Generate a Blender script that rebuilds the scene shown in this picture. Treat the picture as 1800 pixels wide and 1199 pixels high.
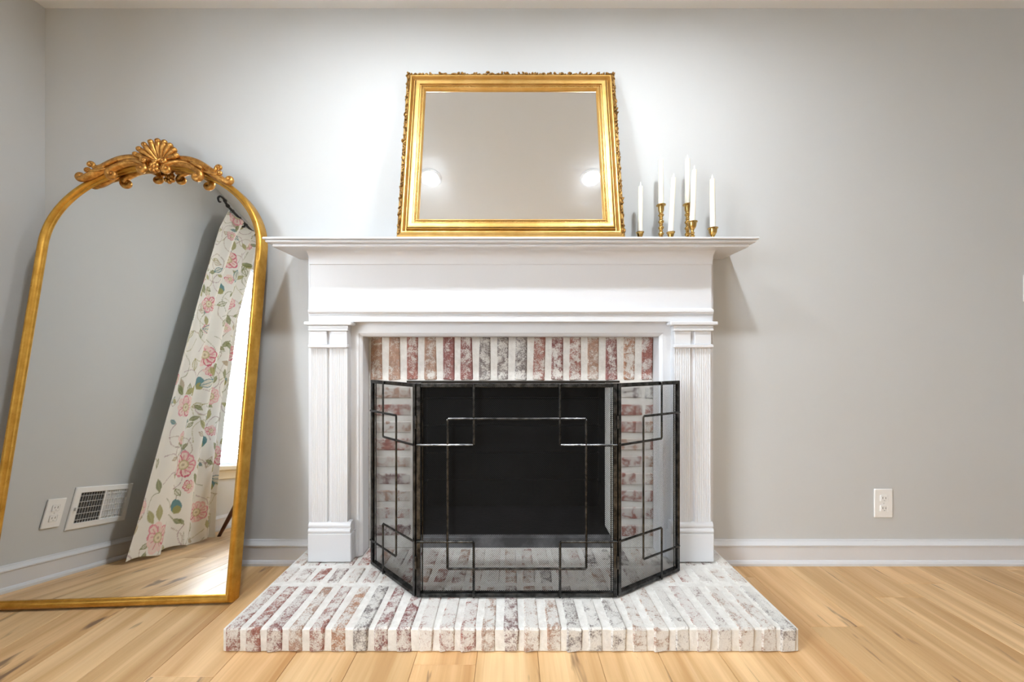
import bpy, bmesh, math, random
import numpy as np
from mathutils import Vector, Matrix, Euler

random.seed(7)
for o in list(bpy.data.objects):
    bpy.data.objects.remove(o, do_unlink=True)
SC = bpy.context.scene
COL = SC.collection
R = math.radians

# ------------------------------------------------------------------ camera, world, light, exposure
# metres; camera stands at the origin looking along +Y, the fireplace wall is at y = WY
WY, XL, XR, YR, CH, CAMH = 1.617, -2.037, 3.0, -2.6, 2.428, 0.90
cam_d = bpy.data.cameras.new('camera'); cam = bpy.data.objects.new('camera', cam_d); COL.objects.link(cam)
cam.location = (0, 0, CAMH); cam.rotation_euler = (R(90), 0, 0)
cam_d.sensor_width = 36; cam_d.sensor_fit = 'HORIZONTAL'; cam_d.lens = 650 * 36 / 1800
cam_d.shift_x = 2 / 1800; cam_d.shift_y = 29.5 / 1800; cam_d.clip_start = 0.01
SC.camera = cam
SC.view_settings.view_transform = 'Standard'; SC.view_settings.look = 'None'
SC.view_settings.gamma = 1; SC.view_settings.use_curve_mapping = False
SC.view_settings.exposure = 1.58
SC.cycles.caustics_reflective = False; SC.cycles.caustics_refractive = False
SC.cycles.max_bounces = 12; SC.cycles.diffuse_bounces = 6
world = bpy.data.worlds.new('daylight'); SC.world = world; world.use_nodes = True
world.node_tree.nodes['Background'].inputs[0].default_value = (0.86, 0.93, 1.0, 1)
world.node_tree.nodes['Background'].inputs[1].default_value = 0.75
WIN_P = 120.0          # daylight through the left window
CAN_L = 220.0         # radiance of the recessed ceiling lamps
def area(name, loc, rot, sx, sy, power, col):
    d = bpy.data.lights.new(name, 'AREA'); d.shape = 'RECTANGLE'; d.size = sx; d.size_y = sy
    d.energy = power; d.color = col
    o = bpy.data.objects.new(name, d); COL.objects.link(o); o.location = loc; o.rotation_euler = rot
    return o
area('window_left_offscreen', (XL - 0.35, -0.62, 1.3), (0, R(-90), 0), 1.7, 1.6, WIN_P, (0.90, 0.95, 1.0))   # the blind-covered window reflected in the arched mirror

# ------------------------------------------------------------------ helpers
class MB:
    """collects shapes; build() links them as ONE mesh object"""
    def __init__(s): s.v = []; s.f = []
    def add(s, vs, fs):
        b = len(s.v); s.v += [tuple(p) for p in vs]; s.f += [tuple(i + b for i in f) for f in fs]; return s
    def box(s, x0, x1, y0, y1, z0, z1):
        v = [(x, y, z) for z in (z0, z1) for y in (y0, y1) for x in (x0, x1)]
        return s.add(v, [(0, 2, 3, 1), (4, 5, 7, 6), (0, 1, 5, 4), (2, 6, 7, 3), (0, 4, 6, 2), (1, 3, 7, 5)])
    def cbox(s, x0, x1, y0, y1, z0, z1, b=0.002, jit=0, rnd=None):
        """box with chamfered edges"""
        c = ((x0, x1), (y0, y1), (z0, z1)); v = []; idx = {}
        for i in (0, 1):
            for j in (0, 1):
                for k in (0, 1):
                    P = [c[0][i], c[1][j], c[2][k]]; sg = (1 - 2 * i, 1 - 2 * j, 1 - 2 * k)
                    q = [(rnd.uniform(-jit, jit) if rnd else 0) for _ in range(3)]
                    for a in range(3):
                        p = [P[d] + q[d] + (0 if d == a else sg[d] * b) for d in range(3)]
                        idx[(i, j, k, a)] = len(v); v.append(p)
        f = []
        def nb(key, d):
            k = list(key); k[d] = 1 - k[d]; return tuple(k)
        def face(vs, out):
            a, b_, c_ = (Vector(v[q]) for q in vs[:3])
            n = (b_ - a).cross(c_ - a)
            f.append(tuple(vs) if n.dot(Vector(out)) > 0 else tuple(reversed(vs)))
        for a in range(3):
            d1, d2 = [d for d in range(3) if d != a]
            for e in (0, 1):
                k = [0, 0, 0]; k[a] = e; k = tuple(k)
                ks = [k, nb(k, d1), nb(nb(k, d1), d2), nb(k, d2)]
                o = [0, 0, 0]; o[a] = 2 * e - 1
                face([idx[q + (a,)] for q in ks], o)
        for a in range(3):
            d1, d2 = [d for d in range(3) if d != a]
            for e1 in (0, 1):
                for e2 in (0, 1):
                    k = [0, 0, 0]; k[d1] = e1; k[d2] = e2; k = tuple(k); k2 = nb(k, a)
                    o = [0, 0, 0]; o[d1] = 2 * e1 - 1; o[d2] = 2 * e2 - 1
                    face([idx[k + (d1,)], idx[k2 + (d1,)], idx[k2 + (d2,)], idx[k + (d2,)]], o)
        for i in (0, 1):
            for j in (0, 1):
                for k in (0, 1):
                    face([idx[(i, j, k, a)] for a in range(3)], (2 * i - 1, 2 * j - 1, 2 * k - 1))
        return s.add(v, f)
    def tube(s, pts, rad, n=8, flat=1.0, cap=True):
        """tapered tube along points; rad is a number or a list"""
        pts = [Vector(p) for p in pts]; m = len(pts)
        if not isinstance(rad, (list, tuple)): rad = [rad] * m
        vs = []; fs = []; up = None
        for i, p in enumerate(pts):
            t = (pts[min(i + 1, m - 1)] - pts[max(i - 1, 0)])
            t = t.normalized() if t.length > 1e-9 else Vector((0, 0, 1))
            if up is None:
                up = Vector((0, 1, 0)) if abs(t.y) < 0.9 else Vector((1, 0, 0))
            u = (up - t * up.dot(t)).normalized(); w = t.cross(u); up = u
            for k in range(n):
                a = 2 * math.pi * k / n
                vs.append(p + u * math.cos(a) * rad[i] * flat + w * math.sin(a) * rad[i])
        for i in range(m - 1):
            for k in range(n):
                a, b = i * n + k, i * n + (k + 1) % n
                fs.append((a, a + n, b + n, b))
        if cap:
            fs.append(tuple(range(n))); fs.append(tuple(reversed(range((m - 1) * n, m * n))))
        return s.add(vs, fs)
    def lathe(s, prof, n=20, c=(0, 0, 0)):
        vs = []; fs = []
        for (r, z) in prof:
            for k in range(n):
                a = 2 * math.pi * k / n
                vs.append((c[0] + r * math.cos(a), c[1] + r * math.sin(a), c[2] + z))
        for i in range(len(prof) - 1):
            for k in range(n):
                a, b = i * n + k, i * n + (k + 1) % n
                fs.append((a, b, b + n, a + n))
        fs.append(tuple(reversed(range(n)))); m = (len(prof) - 1) * n
        fs.append(tuple(range(m, m + n)))
        return s.add(vs, fs)
    def blob(s, c, r, rot=None, nu=7, nv=5):
        """small ellipsoid"""
        vs = [(0, 0, -1)]; fs = []
        for j in range(1, nv):
            ph = math.pi * j / nv - math.pi / 2
            for i in range(nu):
                a = 2 * math.pi * i / nu
                vs.append((math.cos(ph) * math.cos(a), math.cos(ph) * math.sin(a), math.sin(ph)))
        vs.append((0, 0, 1)); L = len(vs) - 1
        for i in range(nu):
            fs.append((0, 1 + (i + 1) % nu, 1 + i)); b = 1 + (nv - 2) * nu
            fs.append((b + i, b + (i + 1) % nu, L))
        for j in range(nv - 2):
            for i in range(nu):
                a = 1 + j * nu + i; b = 1 + j * nu + (i + 1) % nu
                fs.append((a, b, b + nu, a + nu))
        M = rot if rot is not None else Matrix.Identity(3)
        return s.add([Vector(c) + M @ Vector((p[0] * r[0], p[1] * r[1], p[2] * r[2])) for p in vs], fs)
    def sweep(s, path, prof, closed=True, to3=None):
        """sweep profile (inward offset, height) round a planar path given counter-clockwise"""
        m = len(path); P = [Vector(p) for p in path]; rows = []
        for i in range(m):
            if closed or 0 < i < m - 1:
                a = (P[i] - P[i - 1]).normalized(); b = (P[(i + 1) % m] - P[i]).normalized()
            elif i == 0: a = b = (P[1] - P[0]).normalized()
            else: a = b = (P[i] - P[i - 1]).normalized()
            na = Vector((-a.y, a.x)); nb = Vector((-b.y, b.x)); d = na + nb
            d = d / max(d.length_squared, 1e-6) * 2
            rows.append([(P[i].x + d.x * o, P[i].y + d.y * o, h) for o, h in prof])
        vs = [to3(p) if to3 else (p[0], -p[2], p[1]) for r in rows for p in r]; k = len(prof); fs = []
        for i in range(m if closed else m - 1):
            j = (i + 1) % m
            for q in range(k - 1):
                fs.append((i * k + q, i * k + q + 1, j * k + q + 1, j * k + q))
        if not closed:
            fs.append(tuple(reversed(range(k)))); fs.append(tuple(range((m - 1) * k, m * k)))
        return s.add(vs, fs)
    def prism(s, poly, a, b, axis='x'):
        """extrude a polygon: axis x -> poly in (y,z); axis z -> poly in (x,y); axis y -> poly in (x,z)"""
        n = len(poly)
        def P(p, t): return {'x': (t, p[0], p[1]), 'y': (p[0], t, p[1]), 'z': (p[0], p[1], t)}[axis]
        vs = [P(p, a) for p in poly] + [P(p, b) for p in poly]
        fs = [tuple(reversed(range(n))), tuple(range(n, 2 * n))]
        fs += [(i, (i + 1) % n, n + (i + 1) % n, n + i) for i in range(n)]
        return s.add(vs, fs)
    def mesh(s, name, mat, smooth=None):
        me = bpy.data.meshes.new(name); me.from_pydata(s.v, [], s.f)
        bm = bmesh.new(); bm.from_mesh(me); bmesh.ops.recalc_face_normals(bm, faces=bm.faces); bm.to_mesh(me); bm.free()
        me.materials.append(mat)
        if smooth is not None:
            for p in me.polygons: p.use_smooth = True
            if smooth < 180: me.set_sharp_from_angle(angle=R(smooth))
        return me
    def build(s, name, mat, parent=None, smooth=None, off=True):
        """geometry is given in world coordinates unless off is False (then in the parent's own frame)"""
        if parent is not None and off:
            L = root_loc(parent); s.v = [(a - L.x, b - L.y, c - L.z) for a, b, c in s.v]
        o = bpy.data.objects.new(name, s.mesh(name, mat, smooth)); COL.objects.link(o); o.parent = parent
        return o
def root_loc(o):
    L = Vector((0, 0, 0))
    while o is not None: L += o.location; o = o.parent
    return L
def tag(o, label=None, cat=None, group=None, kind=None):
    if label: o['label'] = label
    if cat: o['category'] = cat
    if group: o['group'] = group
    if kind: o['kind'] = kind
    return o
def thing(name, loc, label, cat, group=None, rot=(0, 0, 0)):
    o = bpy.data.objects.new(name, None); COL.objects.link(o); o.location = loc; o.rotation_euler = rot
    o.empty_display_size = 0.05
    return tag(o, label, cat, group)
def inst(mesh, name, loc, parent, rot=(0, 0, 0), color=None, scale=None):
    o = bpy.data.objects.new(name, mesh); COL.objects.link(o); o.parent = parent
    L = root_loc(parent) if parent else Vector((0, 0, 0))
    o.location = Vector(loc) - L; o.rotation_euler = rot
    if color: o.color = color
    if scale: o.scale = scale
    return o
def smooth_pts(pts, k=6):
    """Catmull-Rom through points"""
    P = [Vector(p) for p in pts]; out = []
    for i in range(len(P) - 1):
        p0, p1, p2, p3 = P[max(i - 1, 0)], P[i], P[i + 1], P[min(i + 2, len(P) - 1)]
        for j in range(k):
            t = j / k
            out.append(0.5 * ((2 * p1) + (p2 - p0) * t + (2 * p0 - 5 * p1 + 4 * p2 - p3) * t * t + (3 * p1 - p0 - 3 * p2 + p3) * t ** 3))
    out.append(P[-1]); return out

# ------------------------------------------------------------------ materials
class NT:
    def __init__(s, name):
        s.m = bpy.data.materials.new(name); s.m.use_nodes = True; s.t = s.m.node_tree
        s.b = s.t.nodes['Principled BSDF']; s.out = s.t.nodes['Material Output']
    def n(s, typ, ins=None, **props):
        nd = s.t.nodes.new(typ)
        for k, v in props.items(): setattr(nd, k, v)
        for k, v in (ins or {}).items(): s.set(nd.inputs[k], v)
        return nd
    def set(s, sock, v):
        if isinstance(v, bpy.types.NodeSocket): s.t.links.new(v, sock)
        elif isinstance(v, (tuple, list)) and len(v) == 3 and sock.type == 'RGBA': sock.default_value = (*v, 1)
        else: sock.default_value = v
    def p(s, **k):
        for a, v in k.items(): s.set(s.b.inputs[a.replace('_', ' ')], v)
        return s
    def mix(s, f, a, b, mode='MIX'):
        nd = s.n('ShaderNodeMix', data_type='RGBA', blend_type=mode)
        s.set(nd.inputs[0], f); s.set(nd.inputs[6], a); s.set(nd.inputs[7], b); return nd.outputs[2]
    def math(s, op, a, b=0.0, c=0.0):
        nd = s.n('ShaderNodeMath', operation=op); s.set(nd.inputs[0], a); s.set(nd.inputs[1], b); s.set(nd.inputs[2], c)
        return nd.outputs[0]
    def noise(s, vec, scale, detail=4, rough=0.5, dist=0.0):
        return s.n('ShaderNodeTexNoise', {'Vector': vec, 'Scale': scale, 'Detail': detail, 'Roughness': rough, 'Distortion': dist}).outputs[0]
    def ramp(s, f, stops, interp='LINEAR'):
        nd = s.n('ShaderNodeValToRGB', {'Fac': f}); e = nd.color_ramp; e.interpolation = interp
        while len(e.elements) < len(stops): e.elements.new(0.5)
        for el, (p_, c) in zip(e.elements, stops): el.position = p_; el.color = (*c, 1) if len(c) == 3 else c
        return nd.outputs[0]
    def mapr(s, f, a, b, c=0.0, d=1.0):
        nd = s.n('ShaderNodeMapRange', {0: f, 1: a, 2: b, 3: c, 4: d}); return nd.outputs[0]
    def bump(s, h, strength, dist=0.01):
        nd = s.n('ShaderNodeBump', {'Height': h, 'Strength': strength, 'Distance': dist})
        s.t.links.new(nd.outputs[0], s.b.inputs['Normal']); return s
    def coord(s, which='Object'): return s.n('ShaderNodeTexCoord').outputs[which]
    def scaled(s, vec, sc, loc=(0, 0, 0)):
        return s.n('ShaderNodeMapping', {0: vec, 1: loc, 3: sc}).outputs[0]
    def info(s): return s.n('ShaderNodeObjectInfo')
    def rcoord(s):
        """object coordinates shifted by the object's own random number"""
        oi = s.info(); c = s.coord(); sh = s.n('ShaderNodeCombineXYZ', {0: s.math('MULTIPLY', oi.outputs['Random'], 37.0), 1: s.math('MULTIPLY', oi.outputs['Random'], 91.0), 2: s.math('MULTIPLY', oi.outputs['Random'], 53.0)})
        return s.n('ShaderNodeVectorMath', {0: c, 1: sh.outputs[0]}, operation='ADD').outputs[0], oi

def wall_mat(name, col, r=0.62):
    t = NT(name); g = t.coord('Object')
    f = t.noise(g, 1.3, 3); c = t.mix(t.mapr(f, .3, .7), tuple(x * .985 for x in col), tuple(min(1, x * 1.01) for x in col))
    return t.p(Base_Color=c, Roughness=r).bump(t.noise(g, 260, 2), .06, .002).m
WALL = wall_mat('wall_paint', (.597, .612, .616))
CEIL = wall_mat('ceiling_paint', (.80, .81, .81), .8)
def paint(name, col, r=.35):
    t = NT(name); return t.p(Base_Color=col, Roughness=r).bump(t.noise(t.scaled(t.coord(), (60, 60, 9)), 3, 3), .03, .002).m
TRIM = paint('white_trim_paint', (.70, .715, .745), .32)
PLATE = NT('white_plastic').p(Base_Color=(.88, .88, .87), Roughness=.3).m
SLOT = NT('dark_slot').p(Base_Color=(.05, .05, .05), Roughness=.6).m
GREYMETAL = NT('grey_enamel').p(Base_Color=(.62, .63, .63), Roughness=.45).m
SILLM = NT('cream_sill').p(Base_Color=(.78, .70, .52), Roughness=.4).m

def gold_mat(name, hi, lo, rough, scale=25, metal=.9):
    t = NT(name); c = t.coord(); f = t.noise(c, scale, 5, .6); g = t.noise(c, scale * 7, 3, .6)
    col = t.mix(t.mapr(f, .35, .68), lo, hi)
    t.p(Base_Color=col, Metallic=metal, Roughness=t.mapr(g, .3, .7, rough - .07, rough + .1))
    return t.bump(g, .12, .002).m
GOLD = gold_mat('antique_gold', (.66, .375, .075), (.50, .26, .04), .34)
GOLD_ORN = gold_mat('antique_gold_ornament', (.82, .46, .13), (.42, .18, .04), .36, 60)
GILT = gold_mat('gilt_wood', (.66, .42, .145), (.56, .33, .085), .42, 14, .72)
GILT_LEAF = gold_mat('gilt_leaf_border', (.50, .29, .09), (.17, .085, .02), .5, 110, .75)
BRASS = gold_mat('polished_brass', (.68, .45, .16), (.48, .29, .08), .17, 40, 1.0)

def mirror_mat(name, tint, haze, hr):
    t = NT(name); t.p(Base_Color=tint, Metallic=1.0, Roughness=.0)
    if haze:
        g = t.n('ShaderNodeBsdfGlossy', {'Color': (.8, .85, .9, 1), 'Roughness': hr})
        mx = t.n('ShaderNodeMixShader'); c = t.coord()
        streak = t.noise(t.scaled(c, (3, 3, 9)), 2.2, 4, .55, 1.2)
        t.set(mx.inputs[0], t.mapr(streak, .38, .68, haze * .35, haze)); t.t.links.new(t.b.outputs[0], mx.inputs[1]); t.t.links.new(g.outputs[0], mx.inputs[2])
        t.t.links.new(mx.outputs[0], t.out.inputs[0])
    return t.m
MIRROR = mirror_mat('mirror_glass', (.90, .925, .925), 0, .2)
MIRROR_OLD = mirror_mat('smudged_mirror_glass', (.93, .945, .945), .014, .24)

def brick_mat():
    """whitewashed brick: colour from the object's colour, amount of whitewash from its alpha"""
    t = NT('whitewashed_brick'); v, oi = t.rcoord()
    base = oi.outputs['Color']; wash = oi.outputs['Alpha']
    tone = t.noise(v, 55, 5, .65)
    col = t.mix(t.mapr(tone, .3, .7), t.mix(.45, base, (.06, .03, .03)), t.mix(.18, base, (.75, .5, .38)))
    big = t.noise(v, 30, 3, .6, .6); fine = t.noise(v, 210, 6, .8, .4)
    m = t.math('ADD', t.math('MULTIPLY', big, .42), t.math('MULTIPLY', fine, .58))
    ax = t.math('ABSOLUTE', t.n('ShaderNodeSeparateXYZ', {0: t.coord()}).outputs[0])
    edge = t.math('MULTIPLY', t.mapr(ax, .012, .026), t.math('LESS_THAN', ax, .03))
    thr = t.math('ADD', t.math('SUBTRACT', .625, t.math('MULTIPLY', wash, .30)), t.math('MULTIPLY', edge, .05))
    mask = t.mapr(t.math('SUBTRACT', m, thr), -.035, .045, .06, .95)
    white = t.mix(t.mapr(t.noise(v, 300, 3), .3, .7), (.70, .68, .64), (.82, .81, .78))
    out = t.mix(mask, col, white)
    t.p(Base_Color=out, Roughness=.85)
    return t.bump(t.math('ADD', fine, t.math('MULTIPLY', mask, .5)), .55, .004).m
BRICK = brick_mat()
def mortar_mat():
    t = NT('whitewashed_mortar'); v = t.coord(); f = t.noise(v, 45, 6, .7); g = t.noise(v, 9, 4, .6)
    c = t.mix(t.mapr(f, .35, .7), (.70, .685, .65), (.84, .83, .80))
    c = t.mix(t.mapr(g, .56, .75, 0, .3), c, (.55, .40, .36))
    t.p(Base_Color=c, Roughness=.9)
    return t.bump(f, .6, .006).m
MORTAR = mortar_mat()
def soot(name, a, b):
    t = NT(name); v, oi = t.rcoord(); f = t.noise(v, 7, 5, .6)
    t.p(Base_Color=t.mix(t.mapr(f, .4, .75), a, b), Roughness=.85, Specular_IOR_Level=.2); return t.bump(t.noise(v, 60, 4), .4, .004).m
SOOT = soot('sooty_firebrick', (.002, .002, .0025), (.006, .006, .007))
SOOTJ = soot('sooty_joint', (.05, .05, .052), (.11, .11, .11))
ASH = soot('ash_grey_ledge', (.08, .08, .085), (.26, .26, .27))
STEEL = NT('lintel_steel').p(Base_Color=(.03, .025, .02), Roughness=.6, Metallic=.4).m
def iron():
    t = NT('rubbed_black_iron'); v = t.coord(); f = t.noise(v, 45, 5, .65)
    c = t.mix(t.mapr(f, .40, .75), (.018, .018, .018), (.13, .13, .127))
    t.p(Base_Color=c, Metallic=.8, Roughness=.27); return t.bump(f, .25, .002).m
IRON = iron()
WIRE = NT('mesh_wire').p(Base_Color=(.014, .014, .014), Metallic=.0, Roughness=.6, Specular_IOR_Level=.2).m

def wood_floor():
    t = NT('oak_plank'); v, oi = t.rcoord(); rnd = oi.outputs['Random']
    broad = t.noise(t.scaled(v, (6.5, .45, 1)), 1.6, 4, .5, 1.0); grain = t.noise(t.scaled(v, (70, 1.8, 1)), 2.0, 5, .6, .3)
    mid = t.noise(t.scaled(v, (17, .7, 1)), 1.6, 3, .55, .8); st = t.noise(t.scaled(v, (14, 2.2, 1)), 1.5, 3, .5, .9)
    c = t.mix(t.mapr(broad, .30, .70), (.52, .30, .125), (.90, .65, .38))
    c = t.mix(t.mapr(mid, .54, .78, 0, .5), c, (.44, .26, .115))
    c = t.mix(t.mapr(mid, .44, .28, 0, .35), c, (.90, .71, .46))
    c = t.mix(t.mapr(grain, .3, .7, 0, .22), c, (.52, .32, .15))
    tone = t.ramp(rnd, [(0, (.84, .79, .70)), (.35, (1, .97, .92)), (.7, (.94, .85, .75)), (1, (1.0, 1.0, .97))])
    c = t.mix(1.0, c, tone, 'MULTIPLY')
    c = t.mix(t.mapr(st, .655, .74, 0, .85), c, (.15, .085, .05))
    t.p(Base_Color=c, Roughness=t.mapr(grain, .2, .8, .34, .46), Specular_IOR_Level=.4)
    return t.bump(grain, .05, .002).m
OAK = wood_floor()
GAP = NT('floor_gap').p(Base_Color=(.20, .12, .06), Roughness=.9).m
t = NT('candle_wax'); WAX = t.p(Base_Color=(.88, .86, .76), Roughness=.45, Subsurface_Weight=.25, Subsurface_Radius=(.02, .015, .008), Subsurface_Scale=.3).m
FLAME = NT('plastic_flame').p(Base_Color=(.93, .93, .92), Roughness=.3).m
DARKWOOD = NT('dark_walnut').p(Base_Color=(.10, .035, .02), Roughness=.35).m
GREYCLOTH = NT('slate_cloth').p(Base_Color=(.16, .17, .19), Roughness=.9).m
PALECLOTH = NT('pale_band_cloth').p(Base_Color=(.60, .61, .62), Roughness=.9).m
BLACKROD = NT('black_iron_rod').p(Base_Color=(.02, .02, .025), Roughness=.45, Metallic=.3).m
t = NT('blind_slat'); BLIND = t.p(Base_Color=(.88, .88, .88), Roughness=.5, Transmission_Weight=0.0).m
tr = t.n('ShaderNodeBsdfTranslucent', {'Color': (.85, .87, .9, 1)}); mx = t.n('ShaderNodeMixShader', {0: .45})
t.t.links.new(t.b.outputs[0], mx.inputs[1]); t.t.links.new(tr.outputs[0], mx.inputs[2]); t.t.links.new(mx.outputs[0], t.out.inputs[0])
t = NT('window_glass'); GLASS = t.m
tp = t.n('ShaderNodeBsdfTransparent', {'Color': (.97, .98, .98, 1)}); gl = t.n('ShaderNodeBsdfGlossy', {'Roughness': .02}); mx = t.n('ShaderNodeMixShader', {0: .06})
t.t.links.new(tp.outputs[0], mx.inputs[1]); t.t.links.new(gl.outputs[0], mx.inputs[2]); t.t.links.new(mx.outputs[0], t.out.inputs[0])
t = NT('lamp_lens'); LENS = t.m
em = t.n('ShaderNodeEmission', {'Color': (.90, .955, 1.0, 1), 'Strength': CAN_L}); t.t.links.new(em.outputs[0], t.out.inputs[0])
t = NT('floral_cotton'); CURTAIN = t.m
ca = t.n('ShaderNodeAttribute', attribute_name='print'); w = t.noise(t.coord('Generated'), 400, 2)
t.p(Base_Color=ca.outputs['Color'], Roughness=.9).bump(w, .1, .002)

# ------------------------------------------------------------------ the room
TH = .14
def struct(o): return tag(o, kind='structure')
# fireplace wall with the hole for the brick mass
HX0, HX1, HZ = -.70, .70, 1.03
m = MB().box(XL - TH, HX0, WY, WY + TH, 0, CH).box(HX1, XR + TH, WY, WY + TH, 0, CH).box(HX0, HX1, WY, WY + TH, HZ, CH)
struct(m.build('wall_fireplace', WALL))
W1 = (-1.36, .10, .47, 2.08)     # left window: y0, y1, z0, z1
m = MB().box(XL - TH, XL, YR, W1[0], 0, CH).box(XL - TH, XL, W1[1], WY, 0, CH).box(XL - TH, XL, W1[0], W1[1], 0, W1[2]).box(XL - TH, XL, W1[0], W1[1], W1[3], CH)
struct(m.build('wall_left', WALL))
struct(MB().box(XR, XR + TH, YR, WY, 0, CH).build('wall_right', WALL))
struct(MB().box(XL - TH, XR + TH, YR - TH, YR, 0, CH).build('wall_rear', WALL))
struct(MB().box(XL - TH, XR + TH, YR - TH, WY + TH, CH, CH + .1).build('ceiling', CEIL))

# floor of oak planks running towards the fireplace wall
floor = struct(MB().box(XL - TH, XR + TH, YR - TH, 2.1, -.05, -.006).build('floor', GAP))
PW = .184; x = .818 - PW * 16
rp = random.Random(3)
while x < XR:
    x0, x1 = max(x, XL), min(x + PW, XR)
    if x1 - x0 > .01:
        y = YR - rp.uniform(0, 1.2)
        while y < WY:
            y0, y1 = max(y, YR), min(y + 1.22, WY)
            if y1 - y0 > .02:
                b = MB().cbox(-(x1 - x0) / 2 + .0004, (x1 - x0) / 2 - .0004, -(y1 - y0) / 2 + .0004, (y1 - y0) / 2 - .0004, -.012, 0, .0012)
                inst(b.mesh('plank', OAK), 'plank', ((x0 + x1) / 2, (y0 + y1) / 2, 0), floor)
            y += 1.22
    x += PW

# baseboards: shoe, flat and ogee cap
BB = [(0, 0), (.022, 0), (.022, .010), (.017, .019), (.0125, .022), (.0125, .080), (.016, .083), (.016, .088), (.011, .094), (.006, .100), (.004, .107), (0, .107)]
def bb_back(name, xa, xb):
    struct(MB().prism([(WY - d, z) for d, z in BB], xa, xb, 'x').build(name, TRIM))
bb_back('baseboard_fireplace_left', XL + .022, -.828)
bb_back('baseboard_fireplace_right', .828, XR)
struct(MB().prism([(XL + d, z) for d, z in BB], YR, WY, 'y').build('baseboard_left', TRIM))

# windows: frame, sash bars, pane, sill
w1 = struct(MB().box(XL - TH, XL - .10, W1[0], W1[0] + .05, W1[2], W1[3]).box(XL - TH, XL - .10, W1[1] - .05, W1[1], W1[2], W1[3])
            .box(XL - TH, XL - .10, W1[0], W1[1], W1[3] - .05, W1[3]).box(XL - TH, XL - .10, W1[0], W1[1], W1[2], W1[2] + .05)
            .box(XL - TH, XL - .10, W1[0], W1[1], 1.25, 1.29).build('window_1', TRIM))
MB().box(XL - .125, XL - .121, W1[0] + .05, W1[1] - .05, W1[2] + .05, W1[3] - .05).build('pane', GLASS, w1)
MB().cbox(XL - .10, XL + .055, W1[0] - .08, W1[1] + .08, W1[2] - .035, W1[2], .006).build('window_sill', SILLM, w1)
MB().cbox(XL + .0005, XL + .018, W1[0] - .05, W1[1] + .05, W1[2] - .10, W1[2] - .036, .004).build('apron', SILLM, w1)
# blind in the left window
bl = thing('window_blind', (XL - .05, (W1[0] + W1[1]) / 2, W1[2]), 'white slatted blind hanging inside the window beside the floral curtain', 'blind')
MB().cbox(XL - .08, XL - .02, W1[0] + .01, W1[1] - .01, W1[3] - .05, W1[3] - .003, .004).build('head_rail', BLIND, bl)
sl = MB().prism([(-.024, -.007), (0, -.001), (.024, .003), (.024, .006), (0, .002), (-.024, -.004)], -.71, .71, 'y').mesh('slat', BLIND)
z = W1[2] + .03
while z < W1[3] - .06:
    inst(sl, 'slat', (XL - .05, (W1[0] + W1[1]) / 2, z), bl, rot=(0, R(48), 0)); z += .040
MB().cbox(XL - .072, XL - .028, W1[0] + .02, W1[1] - .02, W1[2] + .004, W1[2] + .020, .003).build('bottom_rail', BLIND, bl)
for yy in (W1[0] + .2, W1[1] - .2):
    MB().tube([(XL - .024, yy, W1[2] + .015), (XL - .024, yy, W1[3] - .05)], .0012, 5).build('ladder_cord', BLIND, bl)

# ------------------------------------------------------------------ recessed ceiling lamps
for i, (lx, ly) in enumerate([(-.535, .79), (.535, .79)]):
    lab = ['round recessed lamp in the ceiling before the fireplace, on the arched mirror side',
           'round recessed lamp in the ceiling before the fireplace, on the candle side'][i]
    L = thing('recessed_lamp', (lx, ly, CH), lab, 'ceiling lamp', 'recessed ceiling lamps')
    MB().lathe([(.053, 0), (.076, 0), (.076, -.003), (.070, -.006), (.059, -.007), (.053, -.004)], 32, (lx, ly, CH)).build('trim_ring', TRIM, L, 40)
    MB().lathe([(.054, -.0005), (.054, -.004), (.04, -.0055), (.002, -.006)], 32, (lx, ly, CH)).build('lens', LENS, L, 60)

# ------------------------------------------------------------------ brick hearth
MAROON, RED, TAN, ORANGE, GREY, PURPLE = (.26, .045, .05), (.36, .085, .06), (.47, .27, .18), (.50, .22, .10), (.16, .15, .16), (.20, .09, .10)
HT, HF, HB, HW = .0745, 1.1265, 1.6055, .8856
rb = random.Random(11)
hearth = thing('brick_hearth', (0, 1.36, 0), 'low raised hearth of whitewashed brick on the oak floor', 'hearth')
def lumpy(b, amp, rnd):
    b.v = [(p[0] + rnd.uniform(-amp, amp), p[1] + rnd.uniform(-amp, amp), p[2] + rnd.uniform(-amp, amp)) for p in b.v]; return b
mm = MB()
mm.cbox(-HW + .004, HW - .004, HF + .004, HB, 0, HT - .0028, .004).box(-.69, .69, HB - .02, 1.6125, 0, HT - .0029)
mm.build('mortar_bed', MORTAR, hearth)
NB = 27; pit = 2 * HW / NB
rows = [(HF, 1.3425), (1.3605, 1.454), (1.472, HB - .004)]
variants = {}
for r, (ya, yb) in enumerate(rows):
    variants[r] = []
    for q in range(6):
        b = MB().cbox(-.0235, .0235, -(yb - ya) / 2, (yb - ya) / 2, -HT + .001, 0, .005, .0022, rb)
        variants[r].append(b.mesh('brick', BRICK, 30))
for r, (ya, yb) in enumerate(rows):
    for k in range(NB):
        cx = -HW + pit * (k + .5) + rb.uniform(-.002, .002)
        if k == 0: cx += .004
        if k == NB - 1: cx -= .004
        u = k / (NB - 1)
        c = rb.choice([RED, MAROON, TAN, PURPLE, PURPLE, TAN, RED]) if u < .55 else rb.choice([TAN, GREY, PURPLE, RED, GREY, TAN])
        wash = .56 + .08 * u + rb.uniform(-.12, .14)
        if k in (6, 7, 8) and r == 0: c = (GREY, MAROON, MAROON)[k - 6]; wash = .50
        if k == 5 and r == 0: c = ORANGE
        inst(rb.choice(variants[r]), 'brick', (cx, (ya + yb) / 2, HT + rb.uniform(-.0012, .0010)), hearth, color=(*c, wash), rot=(0, 0, rb.uniform(-.008, .008)))

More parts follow.
